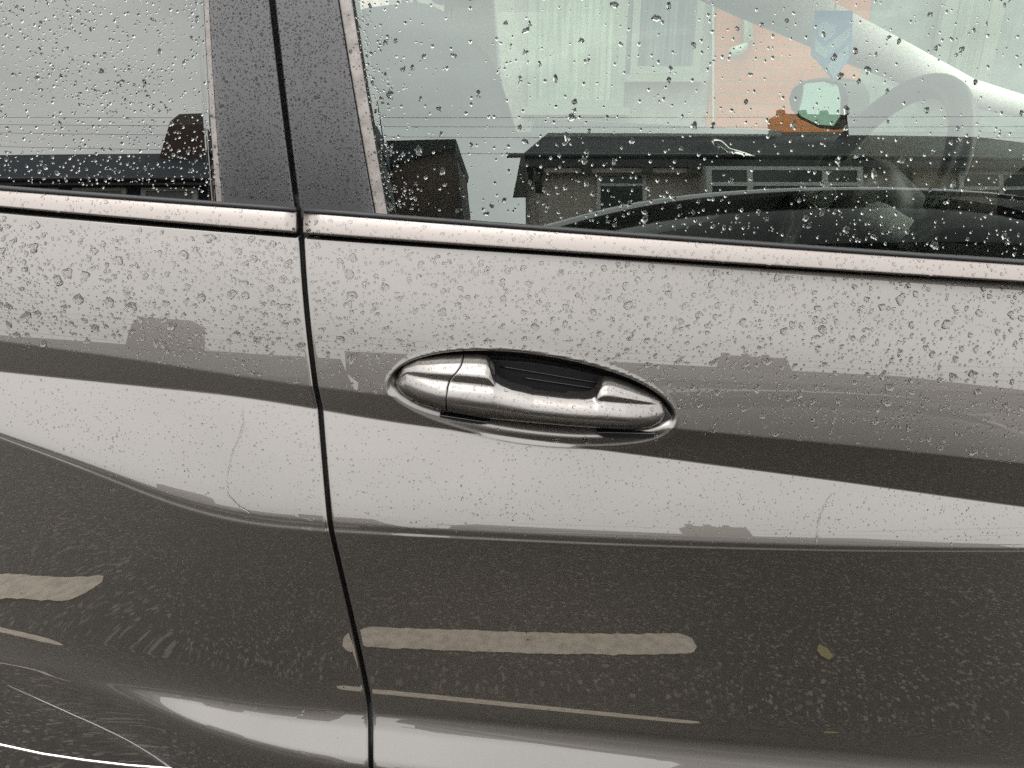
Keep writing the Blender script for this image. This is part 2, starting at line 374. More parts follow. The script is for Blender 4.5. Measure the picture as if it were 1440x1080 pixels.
def make_door(side):
    r = .0026
    e = np.array([0, .0002, .0006, .0011, .0017, .0026, .004, .006, .009, .013])
    if side > 0:
        k0 = .013
        u = np.concatenate([e, np.arange(.017, .06, .005), np.arange(.06, .375, .00115), np.arange(.376, 1.25, .008)]) + GAP / 2
        d = u - GAP / 2
    else:
        u = -(np.concatenate([e, np.arange(.017, .06, .005), np.arange(.06, 1.05, .008)]) + GAP / 2)[::-1]; d = -u - GAP / 2
    X, Y, Z = door_surface(u)
    SD = None
    if side > 0: Y, SD = cup_displace(X, Y, Z)
    roll = np.where(d < r, r - np.sqrt(np.maximum(r * r - (r - d) ** 2, 0)), 0); Y = Y + roll[None, :]
    P = np.stack([X, Y, Z], -1)
    fl = (P[:, 0] if side > 0 else P[:, -1])[:, None, :]
    flange = [fl + np.array([side * .0006 * k, .009 * k, 0]) for k in (3, 2, 1)]
    Q = np.concatenate(flange + [P], 1) if side > 0 else np.concatenate([P] + flange[::-1], 1)
    # bottom hem + top hem turned inwards
    top = [Q[:1] + np.array([0, .012 * k, .001 * k]) for k in (2, 1)]
    Q2 = np.concatenate(top + [Q], 0)
    o = grid('front_door' if side > 0 else 'rear_door', Q2, M['paint'], car, flip=True)
    return o, P, SD
front_door, PF, SDF = make_door(1)
rear_door, PR, _ = make_door(-1)
tag(front_door, 'front door skin, with the handle'); tag(rear_door, 'rear door skin, left of the shut line')
# dark jamb behind the gap between the doors, door shut seal
zz = np.linspace(.3, 1.12, 60); yj = np.interp(zz[::-1], PF[::-1, 0, 2], PF[::-1, 0, 1])[::-1]
jb = MB(); jb.tube([(shut_x(z), y + .030, z) for z, y in zip(zz, yj)], .016, 8); jb.build('door_seal', M['rubber'], car, True)

# ---------------------------------------------------------------- greenhouse surface (glass, pillar trims)
BELT_T = line_fn([(0, 271), (418, 298), (900, 334), (1440, 376)], .045)
BELT_B = line_fn([(0, 297), (418, 330), (900, 363), (1440, 403)], .043)
G_T0, G_R = 7.5, 1.55
def green_y(X, z):
    zb0 = BELT_T(X); hp = np.maximum(z - zb0, -.05); zz = zb0 + hp; z0 = BELT_T(0.0)
    return .056 + plan(X) + math.tan(R(G_T0)) * hp + ((zz - z0) ** 2 - (zb0 - z0) ** 2) / (2 * G_R)
def at_green(px, py, dy=0):
    p = at(px, py, .06)
    for _ in range(8): p = at(px, py, float(green_y(p[0], p[2])) + dy)
    return p
def edge_fn(a, b, dy=0):           # straight window edge through two photo points, X as a function of z
    A, B = at_green(*a, dy), at_green(*b, dy)
    return lambda z: A[0] + (z - A[2]) * (B[0] - A[0]) / (B[2] - A[2])
H = np.concatenate([np.linspace(-.008, .25, 90), np.linspace(.26, .46, 20)])
def green_patch(name, xl, xr, dy, thick, m, nu=40, parent=car, crown=0, hrange=(-.01, .46), m_in=None, extend=None):
    h = H[(H >= hrange[0] - 1e-6) & (H <= hrange[1] + 1e-6)]
    t = np.linspace(0, 1, nu); zb = None
    X = np.zeros((len(h), nu)); Z = np.zeros_like(X)
    X0 = np.full((len(h), nu), .5 * (xl(1.1) + xr(1.1)))
    for _ in range(6):
        Z = BELT_T(X0) + h[:, None]; X0 = xl(Z) * (1 - t) + xr(Z) * t
    X = X0; Y = green_y(X, Z) + dy
    if crown: Y = Y + crown * (2 * t - 1)[None, :] ** 4
    P = np.stack([X, Y, Z], -1); nv = len(h)
    N = normals(P); B = P - N * thick
    V = np.concatenate([P.reshape(-1, 3), B.reshape(-1, 3)]); n = nv * nu
    F = [grid_faces(nv, nu), grid_faces(nv, nu, True, n)]
    ring = np.concatenate([np.arange(nu), np.arange(1, nv) * nu + nu - 1, (nv - 1) * nu + np.arange(nu - 2, -1, -1), np.arange(nv - 2, 0, -1) * nu])
    r2 = np.roll(ring, -1); F.append(np.stack([ring, ring + n, r2 + n, r2], 1))
    F = np.concatenate(F); o = npmesh(name, V, F, m, parent)
    if m_in:
        o.data.materials.append(m_in); k = (nv - 1) * (nu - 1); mi = np.zeros(len(F), np.int32); mi[k:] = 1
        o.data.polygons.foreach_set('material_index', mi)
    return o, P
e_rg = edge_fn((288, 0), (306, 288)); e_p1l = edge_fn((295, 0), (314, 289)); e_p1r = edge_fn((379, 0), (416, 300))
e_p2l = edge_fn((388, 0), (424.5, 302)); e_p2r = edge_fn((476, 0), (529, 308)); e_fg = edge_fn((495, 0), (547, 311))
rw, P_RW = green_patch('rear_window', lambda z: z * 0 - 1.0, lambda z: e_rg(z) + .003, 0, .004, M['glass_dark'], 70, m_in=M['glass_in'])
fw, P_FW = green_patch('front_window', lambda z: e_fg(z) - .004, lambda z: z * 0 + 1.12, 0, .004, M['glass'], 90, m_in=M['glass_in'])
_, P_S1 = green_patch('window_seal', e_rg, e_p1l, -.002, .010, M['seal'], 8)
_, P_P1 = green_patch('pillar_trim', e_p1l, e_p1r, -.0035, .012, M['pillar'], 30, crown=.0012)
_, P_P2 = green_patch('pillar_trim', e_p2l, e_p2r, -.0035, .012, M['pillar'], 30, crown=.0012)
_, P_S2 = green_patch('window_seal', lambda z: e_p2r(z) + .0008, e_fg, -.0025, .012, M['seal'], 10, crown=.001)
# body pillar behind the trims
bp_ = MB(); bp_.prism([(e_p1l(1.1) + .004, .085, 1.02), (e_p2r(1.1), .085, 1.02), (e_p2r(1.5), .25, 1.52), (e_p1l(1.5), .25, 1.52)], (0, .05, 0)); bp_.build('body_pillar', M['rubber'], car)

# bright belt strips: rounded bar section swept along the belt
def belt_strip(x0, x1, n, cap):
    Xs = np.linspace(x0, x1, n); prof = []
    K = 17
    th = np.linspace(0, 1, K)
    zt, zb = BELT_T(Xs), BELT_B(Xs)
    # tilt from steep at the top to slight at the bottom, rolled edges
    tl = np.interp(th, [0, .06, .14, .5, .88, .96, 1], [82, 62, 36, 27, 20, -20, -70])
    Z = zt[None, :] + (zb - zt)[None, :] * th[:, None]
    g = np.tan(np.radians(tl)); y = np.zeros(K); hgt = .0185
    y[1:] = np.cumsum(-.5 * (g[1:] + g[:-1]) * hgt / (K - 1)); y -= y[8]
    Y = .0465 + plan(Xs)[None, :] + y[:, None]
    P = np.stack([np.tile(Xs, (K, 1)), Y, Z], -1)
    # closed back
    back = P[::-1].copy(); back[..., 1] = P[..., 1].max() + .012
    Q = np.concatenate([P[:1] + np.array([0, .014, 0]), P, P[-1:] + np.array([0, .022, 0])], 0)
    # end caps turned inwards
    le = Q[:, :1] + np.array([0, .015, 0]); re = Q[:, -1:] + np.array([0, .015, 0])
    Q = np.concatenate([le, Q, re], 1)
    o = grid('belt_trim', Q, M['chrome'], car, flip=True)
    return o, P
gx = shut_x(1.08)
_, P_B1 = belt_strip(-1.02, gx - .0042, 60, 1)
_, P_B2 = belt_strip(gx + .0030, 1.2, 80, 1)
# soft lip seals: above the strip (against the glass) and the shadow gap below it
for nm, (a, b) in {'a': (-1.02, gx - .004), 'b': (gx + .003, 1.2)}.items():
    Xs = np.linspace(a, b, 40)
    MB().tube([(x, float(green_y(x, BELT_T(x))) - .0035, float(BELT_T(x)) + .0004) for x in Xs], .0023, 8).build('glass_wiper_seal', M['rubber'], car, True)
    Xs = np.linspace(a, b, 40)
    s = MB(); 
    for x, x2 in zip(Xs[:-1], Xs[1:]):
        pass
    P = np.stack([np.stack([Xs, np.full_like(Xs, .060) + plan(Xs), BELT_T(Xs) - .002], -1), np.stack([Xs, np.full_like(Xs, .064) + plan(Xs), F_L(Xs) - .012], -1)], 0)
    grid('belt_backing', P, M['rubber'], car, flip=True)

# ---------------------------------------------------------------- the handle
def hcurve(pts, Y=-.012):
    W = np.array([at(*hz(p), Y) for p in pts]); return W[:, 0], W[:, 2]
xt, zt = hcurve([(150,255),(154,238),(162,220),(185,192),(240,170),(330,159),(430,155),(500,157),(528,161),(541,172),(547,188),(554,212),(566,230),(590,246),(630,260),(720,281),(860,297),(930,301),(958,300),(974,292),(984,279),(994,262),(1006,251),(1024,246),(1050,249),(1120,272),(1200,306),(1245,330),(1268,352),(1277,375)])
xb, zb = hcurve([(150,255),(154,272),(165,290),(190,310),(250,338),(370,362),(520,386),(700,403),(850,416),(1000,428),(1130,437),(1205,437),(1245,424),(1268,400),(1277,375)])
xsz, zsz = hcurve([(150,255),(200,212),(300,221),(430,232),(556,246),(630,262),(720,281),(860,297),(960,305),(1020,310),(1120,322),(1210,336),(1255,352),(1277,375)])
def ztop(X): return np.interp(X, xt, zt)
def zbot(X): return np.interp(X, xb, zb)
def zspi(X): return np.minimum(np.interp(X, xsz, zsz), ztop(X))
XL, XRr = xt[0] + .0002, xt[-1] - .0002
qs = np.array([0, .35, .6, .72, .82, .92, 1.0])
xq, _ = hcurve([(370, 355), (369, 300), (374, 268), (385, 240), (404, 213), (424, 188), (431, 155)])
def xsplit(q): return np.interp(q, qs, xq)
def handle_piece(name, u, left, parent):
    nq = 46; q = .5 - .5 * np.cos(np.pi * np.linspace(0, 1, nq))
    xs_ = xsplit(q)[:, None]
    X = XL + u[None, :] * (xs_ - .0005 - XL) if left else (xs_ + .0005) + u[None, :] * (XRr - xs_ - .0005)
    zb_, zt_, zs_ = zbot(X), ztop(X), zspi(X)
    Z = zb_ + (zt_ - zb_) * q[:, None]
    hsp = np.maximum(zs_ - zb_, 1e-5)
    s = (X - XL) / (XRr - XL)                                   # along the handle
    ends = np.sqrt(np.clip(1 - (2 * s - 1) ** 2, 0, 1)); ends = np.minimum(1, ends * 1.35)
    y0 = -.001 + .009 * (2 * s - 1) ** 4
    dep = .0185 * ends
    sh = sstep((zt_ - zs_ - .0008) / .006)                       # 1 where a shoulder rises above the bar
    qs_ = (Z - zb_) / hsp
    qc = np.clip(qs_ * (.92 - .02 * sh), 0, 1)
    qw = np.clip(qc, 0, 1) ** 1.0
    bar = -dep * np.sin(np.pi * qw) ** .62
    lim = .90
    above = np.maximum(Z - zs_, 0)
    barlim = -dep * np.sin(np.pi * (.92 - .02 * sh)).clip(0) ** .62
    # shoulder: leaves the bar in a hollow, then a bright pad leaning back
    hh = np.maximum(zt_ - zs_, 1e-5); a = np.clip(above / hh, 0, 1)
    ta = np.linspace(0, 1, 60); sl_ = -.06 + 1.0 * sstep((ta - .36) / .16); ti = np.concatenate([[0], np.cumsum(.5 * (sl_[1:] + sl_[:-1]) / 59)])
    shy = barlim + hh * np.interp(a, ta, ti)
    edge = .005 * np.clip((a - .86) / .14, 0, 1) ** 2
    qa = np.clip(qs_, 0, 1); bar_top = -dep * np.sin(np.pi * np.clip(np.maximum(qa, 0), 0, 1)) ** .62
    Y = np.where(Z <= zs_, bar, shy * sh + (barlim + above * 1.6) * (1 - sh) + edge)
    Y = y0 + Y + plan(X)
    P = np.stack([X, Y, Z], -1)
    c = P.mean(axis=(0, 1))
    back = lambda k: np.array([0, .007 * k, 0])
    Q = np.concatenate([P[:1] + back(2), P[:1] + back(1), P, P[-1:] + back(1), P[-1:] + back(2)], 0)
    Q = np.concatenate([Q[:, :1] + back(1.2), Q, Q[:, -1:] + back(1.2)], 1)
    o = grid(name, Q, M['handle'], parent)
    return o, P
handle = empty('door_handle', (0, 0, 0), None, None); handle.parent = car; handle.matrix_parent_inverse = car.matrix_basis.inverted()
_, P_H1 = handle_piece('lock_cover', (np.linspace(0, 1, 60)) ** 1.6, True, handle)
_u = np.linspace(0, 1, 260); _, P_H2 = handle_piece('grip_bar', 1 - (1 - _u) ** 1.25, False, handle)
# black moulded recess behind the bar, with two ribs, and the gasket plates under the ends
def pplate(name, pts, Y, th, m, parent, bevel=.0015):
    W = [at(*hz(p), Y) for p in pts]; W = [(p[0], Y + plan(p[0]), p[2]) for p in W]
    return MB().prism(W, (0, th, 0)).build(name, m, parent, bevel=bevel)
pplate('finger_recess', [(440,140),(560,132),(700,142),(850,165),(1000,200),(1110,240),(1100,330),(1000,352),(850,340),(700,325),(560,300),(440,270)], .029, .02, M['black'], handle)
for a, b in (((585,158),(1010,232)), ((680,205),(985,252))):
    A, B = at(*hz(a), .028), at(*hz(b), .028)
    MB().tube([A + (B - A) * t + np.array([0, plan((A + (B-A)*t)[0]), 0]) for t in np.linspace(0, 1, 12)], .0007, 8).build('recess_rib', M['gloss_black'], handle, True)
pplate('gasket', [(170,245),(190,190),(250,158),(430,142),(545,148),(562,170),(566,215),(600,262),(560,330),(380,330),(220,290)], .006, .012, M['rubber'], handle)
pplate('gasket', [(975,300),(990,250),(1010,232),(1060,236),(1200,290),(1262,335),(1290,380),(1262,405),(1150,405),(1000,390)], .006, .012, M['rubber'], handle)
pplate('grip_gap_shade', [(340,355),(520,382),(545,382),(528,393),(505,397),(400,380),(340,366)], -.004, .016, M['gloss_black'], handle, .001)  # black plates put in as the shade of the gaps under the grip
pplate('grip_gap_shade', [(975,425),(1215,432),(1205,452),(1150,456),(1010,452),(990,440)], -.002, .014, M['gloss_black'], handle, .001)

# ---------------------------------------------------------------- car interior, far side, roof
def quad_solid(name, pts, th, m, parent=car, bevel=0): return MB().prism(pts, th).build(name, m, parent, bevel=bevel)
FY = 1.56                                                           # inner face of the far doors
belt_far = lambda px, py: at(px, py, FY)
MB().box(-1.6, 2.2, .14, 1.72, .16, .26).build('floor_pan', M['trim'], car)
MB().box(-1.6, .95, .30, 1.50, 1.535, 1.565).build('roof_lining', M['headliner'], car, bevel=.01)
MB().box(-1.62, .97, .27, 1.53, 1.567, 1.60).build('roof', M['paint'], car, bevel=.014)
MB().prism([(-1.62,.255,1.49),(.98,.255,1.49),(.98,.275,1.566),(-1.62,.275,1.566)], (0,.06,0)).build('roof_rail', M['pillar'], car)
MB().prism([(-1.62,1.47,1.47),(.98,1.47,1.47),(.98,1.47,1.566),(-1.62,1.47,1.566)], (0,.08,0)).build('roof_rail', M['headliner'], car)
zf = at(900, 190, FY)[2]
MB().box(-.42, 1.55, FY, FY + .16, .25, zf).build('far_door_trim', M['trim'], car, bevel=.02)
MB().box(-1.6, -.43, FY, FY + .16, .25, zf + .02).build('far_rear_door_trim', M['trim'], car, bevel=.02)
# ledge tapering forward along the far window, sky light put into its pale grey
a, b, c_ = at(752, 166, FY - .02), at(1100, 184, FY - .02), at(745, 192, FY - .02)
MB().prism([a, (b[0], b[1], b[2]), (b[0], b[1], b[2] - .012), (c_[0], c_[1], c_[2])], (0, .03, 0)).build('far_window_ledge', M['grey_plastic'], car)
# far glass
gp = MB(); gp.box(-.33, 1.5, FY + .09, FY + .094, zf - .02, 1.52); gp.build('far_window', M['far_glass'], car)
gp = MB(); gp.box(-1.55, -.42, FY + .09, FY + .094, zf, 1.52); gp.build('far_window', M['far_glass'], car)
# far B pillar
def pix_prism(name, pts, Y, th, m, parent=car, bevel=0):
    return MB().prism([at(px, py, Y) for px, py in pts], (0, th, 0)).build(name, m, parent, bevel=bevel)
pix_prism('far_pillar', [(632, -60), (690, -60), (712, 200), (640, 200)], FY - .05, .12, M['headliner'], bevel=.01)
# far A pillar trim: thick pale beam down to the dashboard corner
A = [at(960, -55, 1.40), at(1060, -8, 1.40), at(1147, 31, 1.39), at(1210, 62, 1.38), at(1280, 94, 1.37), at(1360, 130, 1.36), at(1470, 158, 1.35)]
MB().tube(A, [.060, .057, .053, .049, .042, .032, .022], 18).build('far_windscreen_pillar', M['headliner'], car, True)
# chrome door release, far door
rl = [at(1000, 199, FY - .03), at(1012, 204, FY - .04), at(1022, 215, FY - .05), at(1040, 218, FY - .05), at(1060, 221, FY - .05)]
MB().tube(rl, [.014, .015, .016, .013, .008], 12).build('far_door_release', M['bright'], car, True)
# windscreen, dashboard, steering wheel
ws = np.array([[(1.02, y, 1.52) for y in np.linspace(.3, 1.52, 6)], [(1.78, y, 1.02) for y in np.linspace(.2, 1.62, 6)]], float)
grid('windscreen', ws, M['glass_in'], car)
d0 = at(1330, 262, .55)
db = MB(); prof = [(.78, .62), (.74, .86), (.80, 1.00), (.92, 1.075), (1.15, 1.085), (1.80, 1.02), (1.80, .5), (.9, .5)]
db.prism([(x, .16, z) for x, z in prof], (0, 1.40, 0)); db.build('dashboard', M['trim'], car, bevel=.025, seg=3)
hd = MB(); hd.prism([(x, .22, z) for x, z in ((.80, .98), (.78, 1.06), (.84, 1.115), (1.0, 1.12), (1.05, 1.05))], (0, .42, 0)); hd.build('instrument_hood', M['trim'], car, bevel=.02, seg=3)
quad_solid('air_vent', [(.70, .16, .92), (.70, .16, 1.0), (.70, .27, 1.0), (.70, .27, .92)], (.06, 0, 0), M['gloss_black'], car, .008)
WC = at(1203, 300, .40); sw = empty('steering_wheel', WC, None, None); sw.parent = car; sw.matrix_parent_inverse = car.matrix_basis.inverted()
ax = np.array([-math.cos(R(25)), 0, math.sin(R(25))]); wu = np.array([math.sin(R(25)), 0, math.cos(R(25))]); wv = np.array([0, 1, 0])
ring = [WC + .176 * (math.cos(t) * wv + math.sin(t) * wu) for t in np.linspace(0, 2 * math.pi, 65)]
MB().tube(ring, .0155, 14).build('rim', M['leather'], sw, True)
MB().tube([WC + ax * .045, WC + ax * .03, WC, WC - ax * .06], [.052, .068, .075, .06], 24).build('hub', M['leather'], sw, True)
for t in (R(0), R(180), R(270)):
    d = math.cos(t) * wv + math.sin(t) * wu
    MB().tube([WC + d * .05 + ax * .005, WC + d * .12, WC + d * .178], [.026, .018, .014], 12).build('spoke', M['grey_plastic'], sw, True)
el = [WC + ax * .047 + .031 * math.cos(t) * wv + .016 * math.sin(t) * wu for t in np.linspace(0, 2 * math.pi, 33)]
MB().tube(el, .0022, 8).build('emblem_ring', M['bright'], sw, True)
el2 = [WC + ax * .0455 + .028 * math.cos(t) * wv + .013 * math.sin(t) * wu for t in np.linspace(0, 2 * math.pi, 29)[:-1]]
MB().prism(el2, ax * .002).build('emblem_badge', M['badge'], sw)
MB().tube([WC - ax * .06 - wv * .05, WC - ax * .055 - wv * .13 + wu * .02, WC - ax * .05 - wv * .19 + wu * .03], [.009, .008, .011], 10).build('column_stalk', M['black'], car, True)
# seats
def seat(cy, name):
    s = empty(name, (0, cy, .26), None, None); s.parent = car; s.matrix_parent_inverse = car.matrix_basis.inverted()
    p = at(735, 120, .40)
    bx = p[0]
    back = [(bx - .055, 1.26), (bx + .02, 1.03), (bx + .10, .62), (bx - .06, .52), (bx - .22, .98), (bx - .245, 1.22), (bx - .19, 1.29), (bx - .10, 1.30)]
    MB().prism([(x, cy - .25, z) for x, z in back], (0, .50, 0)).build('backrest', M['fabric'], s, bevel=.04, seg=4)
    cush = [(bx + .0, .56), (bx + .52, .62), (bx + .56, .54), (bx + .5, .44), (bx - .05, .42)]
    MB().prism([(x, cy - .26, z) for x, z in cush], (0, .52, 0)).build('cushion', M['fabric'], s, bevel=.04, seg=4)
    hr = [(bx - .09, 1.56), (bx - .085, 1.40), (bx - .11, 1.37), (bx - .20, 1.38), (bx - .225, 1.54), (bx - .17, 1.60)]
    MB().prism([(x, cy - .13, z) for x, z in hr], (0, .26, 0)).build('headrest', M['fabric'], s, bevel=.03, seg=3)
    for d in (-.06, .06): MB().tube([(bx - .15, cy + d, 1.25), (bx - .15, cy + d, 1.42)], .006, 8).build('headrest_post', M['bright'], s, True)
seat(.50, 'driver_seat'); seat(1.20, 'passenger_seat')
# rear view mirror and far door mirror
rm = at(1180, -75, .90)
MB().box(rm[0] - .03, rm[0] + .02, rm[1] - .11, rm[1] + .11, rm[2] - .03, rm[2] + .04).build('rear_view_mirror', M['black'], car, bevel=.015, seg=3)
def pm(px, py, Y): return at(px, py, Y)
MY = 1.90
out = [(1106,140),(1112,122),(1130,111),(1160,108),(1184,116),(1192,135),(1190,172),(1180,184),(1150,181),(1122,168),(1110,155)]
mo = MB().prism([at(x, y, MY) + np.array([(.04), 0, 0]) * 0 for x, y in out], (.10, .06, 0)); mo.build('far_mirror_housing', M['gloss_black'], car, bevel=.012, seg=3)
inn = [(1112,142),(1118,127),(1134,117),(1158,115),(1177,121),(1181,138),(1180,165),(1172,177),(1150,175),(1126,163)]
nm_ = np.array([-.86, -.5, .06]); nm_ /= np.linalg.norm(nm_); pc = at(1148, 146, MY - .055)
def on_plane(px, py):
    d = at(px, py, 1.0) - CAM; return CAM + d * (((pc - CAM) @ nm_) / (d @ nm_))
MB().prism([on_plane(x, y) for x, y in inn], -nm_ * .004).build('far_mirror_glass', M['mirror'], car)
# near sill and underbody, so the car closes below the doors
MB().box(-1.1, 1.3, -.02, .16, .16, .298).build('sill', M['paint'], car, bevel=.03, seg=3)
LT = [at(x, y, -.052) for x, y in ((-60,1032),(0,1047),(60,1060),(120,1069),(180,1076),(260,1082),(340,1086))]
MB().tube(LT, .0014, 8).build('lower_door_trim', M['bright'], car, True)
# inner door shells (dark) behind the near skins
MB().box(-1.05, 1.25, .13, .16, .26, 1.03).build('inner_door_panel', M['trim'], car)

# ---------------------------------------------------------------- air freshener
AFY = .86
fr_ = empty('air_freshener', at(1172, 112, AFY), 'blue shield shaped air freshener hanging behind the front window', 'air freshener')
sh_ = [(1147,15),(1200,15),(1198,60),(1194,84),(1172,113),(1150,86),(1141,78),(1143,45)]
MB().prism([at(x, y, AFY) for x, y in sh_], (0, .004, 0)).build('card', M['blue'], fr_, bevel=.0008)
for nm, q, m in (('print_diamond', [(1160,30),(1176,36),(1172,50),(1160,58),(1150,48),(1151,34)], 'blue_light'),
                 ('print_stripe', [(1146,54),(1160,66),(1197,36),(1196,52),(1160,82),(1146,72)], 'blue_light'),
                 ('print_stripe', [(1162,92),(1193,62),(1193,82),(1172,110)], 'blue_light')):
    MB().prism([at(x, y, AFY - .0012) for x, y in q], (0, .0009, 0)).build(nm, M[m], fr_)
MB().tube([at(1174, 17, AFY), rm + np.array([0, -.02, -.03])], .0012, 6).build('string', M['upvc'], fr_)

# ================================================================== HOUSE BESIDE THE CAR (seen through the windows)
HY = 5.2
hb = empty('brick_house', (1.0, HY, 0), 'orange brick and pale rendered house seen through the front window', 'house')
def hp(px, py, Y=HY): return at(px, py, Y)
xr_ = hp(1003, 60)[0]
MB().box(-8, xr_, HY, HY + .3, 0, 6).build('rendered_wall', M['render_pink'], hb)
xr2 = hp(1215, 60)[0]
MB().box(xr_, xr2, HY - .02, HY + .28, 0, 6).build('brick_wall', M['brick'], hb)
MB().box(xr2, 11, HY - .005, HY + .3, 0, 6).build('side_wall', M['render_side'], hb)
def hwin(x0, y0, x1, y1, Y, curt, parent, frame=.05):
    a, b = hp(x0, y1, Y), hp(x1, y0, Y); xa, xb_, za, zb_ = a[0], b[0], a[2], b[2]
    f = MB()
    f.box(xa, xb_, Y - .07, Y - .01, za, za + frame); f.box(xa, xb_, Y - .07, Y - .01, zb_ - frame, zb_)
    f.box(xa, xa + frame, Y - .07, Y - .01, za + frame, zb_ - frame); f.box(xb_ - frame, xb_, Y - .07, Y - .01, za + frame, zb_ - frame)
    wdw = f.build('window', M['frame_dull'], parent)
    MB().box(xa - .04, xb_ + .04, Y - .12, Y - .005, za - .05, za - .002).build('sill', M['frame_dull'], wdw)
    n = 40; xs = np.linspace(xa + frame, xb_ - frame, n); ys = Y - .03 + .012 * np.sin(np.arange(n) * 1.9)
    P = np.stack([np.stack([xs, ys, np.full(n, za + frame)], -1), np.stack([xs, ys, np.full(n, zb_ - frame)], -1)], 0)
    grid('curtain', P, M[curt], wdw)
hwin(742, -40, 884, 150, HY, 'curtain', hb); hwin(884, -40, 992, 104, HY, 'drape', hb)
pp = [hp(1052, -60, HY - .06), hp(1052, 58, HY - .06), hp(1046, 68, HY - .08), hp(1030, 74, HY - .14)]
MB().tube(pp, .035, 12).build('downpipe', M['upvc'], hb, True)
hwin(1300, -60, 1420, 128, HY - .02, 'curtain', hb, .09)
MB().prism([hp(1000, -60), hp(1003, -60), hp(1003, 200), hp(1000, 200)], (0, -.03, 0)).build('corner_bead', M['upvc'], hb)

# ================================================================== ACROSS THE ROAD (seen mirrored in the doors and windows)
# broken centre line, worn edges
def dash(x0, x1, yc, wd, label):
    n = 60; xs = np.linspace(x0, x1, n); j = rng.normal(0, .0018, n); j2 = rng.normal(0, .0018, n)
    e = np.minimum(1, np.sqrt(np.clip(np.minimum(xs - x0, x1 - xs) / .03, 0, 1)) * .6 + .4)
    P = np.stack([np.stack([xs, yc - wd / 2 * e + j, np.full(n, .004)], -1), np.stack([xs, yc + wd / 2 * e + j2, np.full(n, .004)], -1)], 0)
    o = grid('centre_line_dash', P, M['line'], smooth=False); o['kind'] = 'structure'; return tag(o, label, 'road marking')
dash(-.335, .54, -.915, .085, 'worn white road dash mirrored low in the front door')
dash(-2.6, -1.40, -.915, .085, 'worn white road dash mirrored low in the rear door')
dash(2.2, 3.1, -.915, .085, 'worn white road dash ahead of the front door')

def house(name, x0, x1, y, eave, ridge, depth, label, wall, roof, hipL=0, hipR=0, fh=.16):
    h = empty(name, ((x0 + x1) / 2, y, 0), label, 'house')
    MB().box(x0, x1, y - depth, y, 0, eave).build('wall', M[wall], h)
    ov = .35; ym = y - depth / 2
    V = [(x0 - ov, y + ov, eave), (x1 + ov, y + ov, eave), (x1 + ov, y - depth - ov, eave), (x0 - ov, y - depth - ov, eave), (x0 - ov + hipL, ym, ridge), (x1 + ov - hipR, ym, ridge)]
    mesh('roof', V, [(0, 1, 5, 4), (2, 3, 4, 5), (0, 4, 3), (1, 2, 5), (0, 3, 2, 1)], M[roof], h)
    MB().box(x0 - ov, x1 + ov, y + ov - .02, y + ov + .02, eave - fh, eave + .02).build('fascia', M['gutter'], h)
    MB().tube([(x0 - ov - .25, y + ov + .07, eave - .02), (x1 + ov, y + ov + .07, eave - .02)], .065, 8).build('gutter', M['gutter'], h, True)
    return h
def fwin(h, x0, x1, z0, z1, y, split=(), top=.0, fr=.07, pane='house_glass'):
    f = MB(); 
    f.box(x0, x1, y + .01, y + .07, z0, z0 + fr); f.box(x0, x1, y + .01, y + .07, z1 - fr, z1)
    for x in [x0, x1 - fr] + [x0 + (x1 - x0) * s - fr / 2 for s in split]: f.box(x, x + fr, y + .011, y + .069, z0 + fr, z1 - fr)
    if top: f.box(x0 + fr, x1 - fr, y + .012, y + .068, z1 - top, z1 - top + fr)
    o = f.build('window', M['upvc'], h); MB().box(x0 + .01, x1 - .01, y + .02, y + .03, z0 + .01, z1 - .01).build('pane', M[pane], o)
#HOUSES-BEGIN
h2 = house('tan_house', .72, 13.0, -11, 3.90, 5.62, 6.5, 'tan rendered house with black gutter mirrored in the front window', 'render_tan', 'tile', .75, 1.4, .30)
fwin(h2, 1.72, 2.62, 1.5, 3.50, -11, (), .36)
MB().box(.78, 3.5, -10.99, -10.70, 3.46, 3.58).build('eave_board', M['render_tan'], h2)
for bx_ in (1.42, 2.5, 3.3): MB().box(bx_, bx_ + .16, -10.69, -10.60, 3.42, 3.62).build('eave_bracket', M['gutter'], h2)
MB().box(3.55, 6.55, -10.995, -10.56, 0, 3.60).build('bay', M['render_tan'], h2)
fwin(h2, 3.58, 6.5, 2.2, 3.585, -10.56, (.27, .75), .52, .10)
fwin(h2, 8.8, 11.2, 1.6, 3.58, -11, (.4,), .55, .10)
MB().tube([(.66, -10.9, 3.62), (.70, -10.93, 2.95)], .07, 8).build('downpipe', M['gutter'], h2, True)
MB().tube([(7.7, -10.9, 3.7), (7.7, -10.9, .2)], .06, 8).build('downpipe', M['gutter'], h2, True)
MB().box(6.5, 8.2, -14.6, -13.9, 5.2, 6.25).build('chimney', M['brick_dark'], h2)
for k_ in range(3): MB().tube([(6.7 + k_ * .55, -14.25, 6.24), (6.7 + k_ * .55, -14.25, 6.5)], [.13, .10], 12).build('chimney_pot', M['brick_dark'], h2, True)
h1 = empty('brown_gable_house', (-2, -14, 0), 'dark brick gable wall mirrored at the left end of the front window', 'house')
MB().prism([(-2.7, -14, 0), (-.72, -14, 0), (-.72, -14, 0.2), (-1.02, -14, 4.95), (-2.3, -14, 4.45), (-2.5, -14, 4.0)], (0, -6, 0)).build('gable_wall', M['brick_dark'], h1)
MB().prism([(-2.75, -13.85, 4.28), (-1.00, -13.85, 4.97), (-.97, -13.85, 5.28), (-2.75, -13.85, 5.22)], (0, -6.3, 0)).build('roof', M['tile'], h1)
MB().prism([(-1.0, -13.93, 5.0), (-.98, -13.93, 5.25), (-.62, -13.93, 0), (-.78, -13.93, 0)], (0, .06, 0)).build('verge_board', M['gutter'], h1)
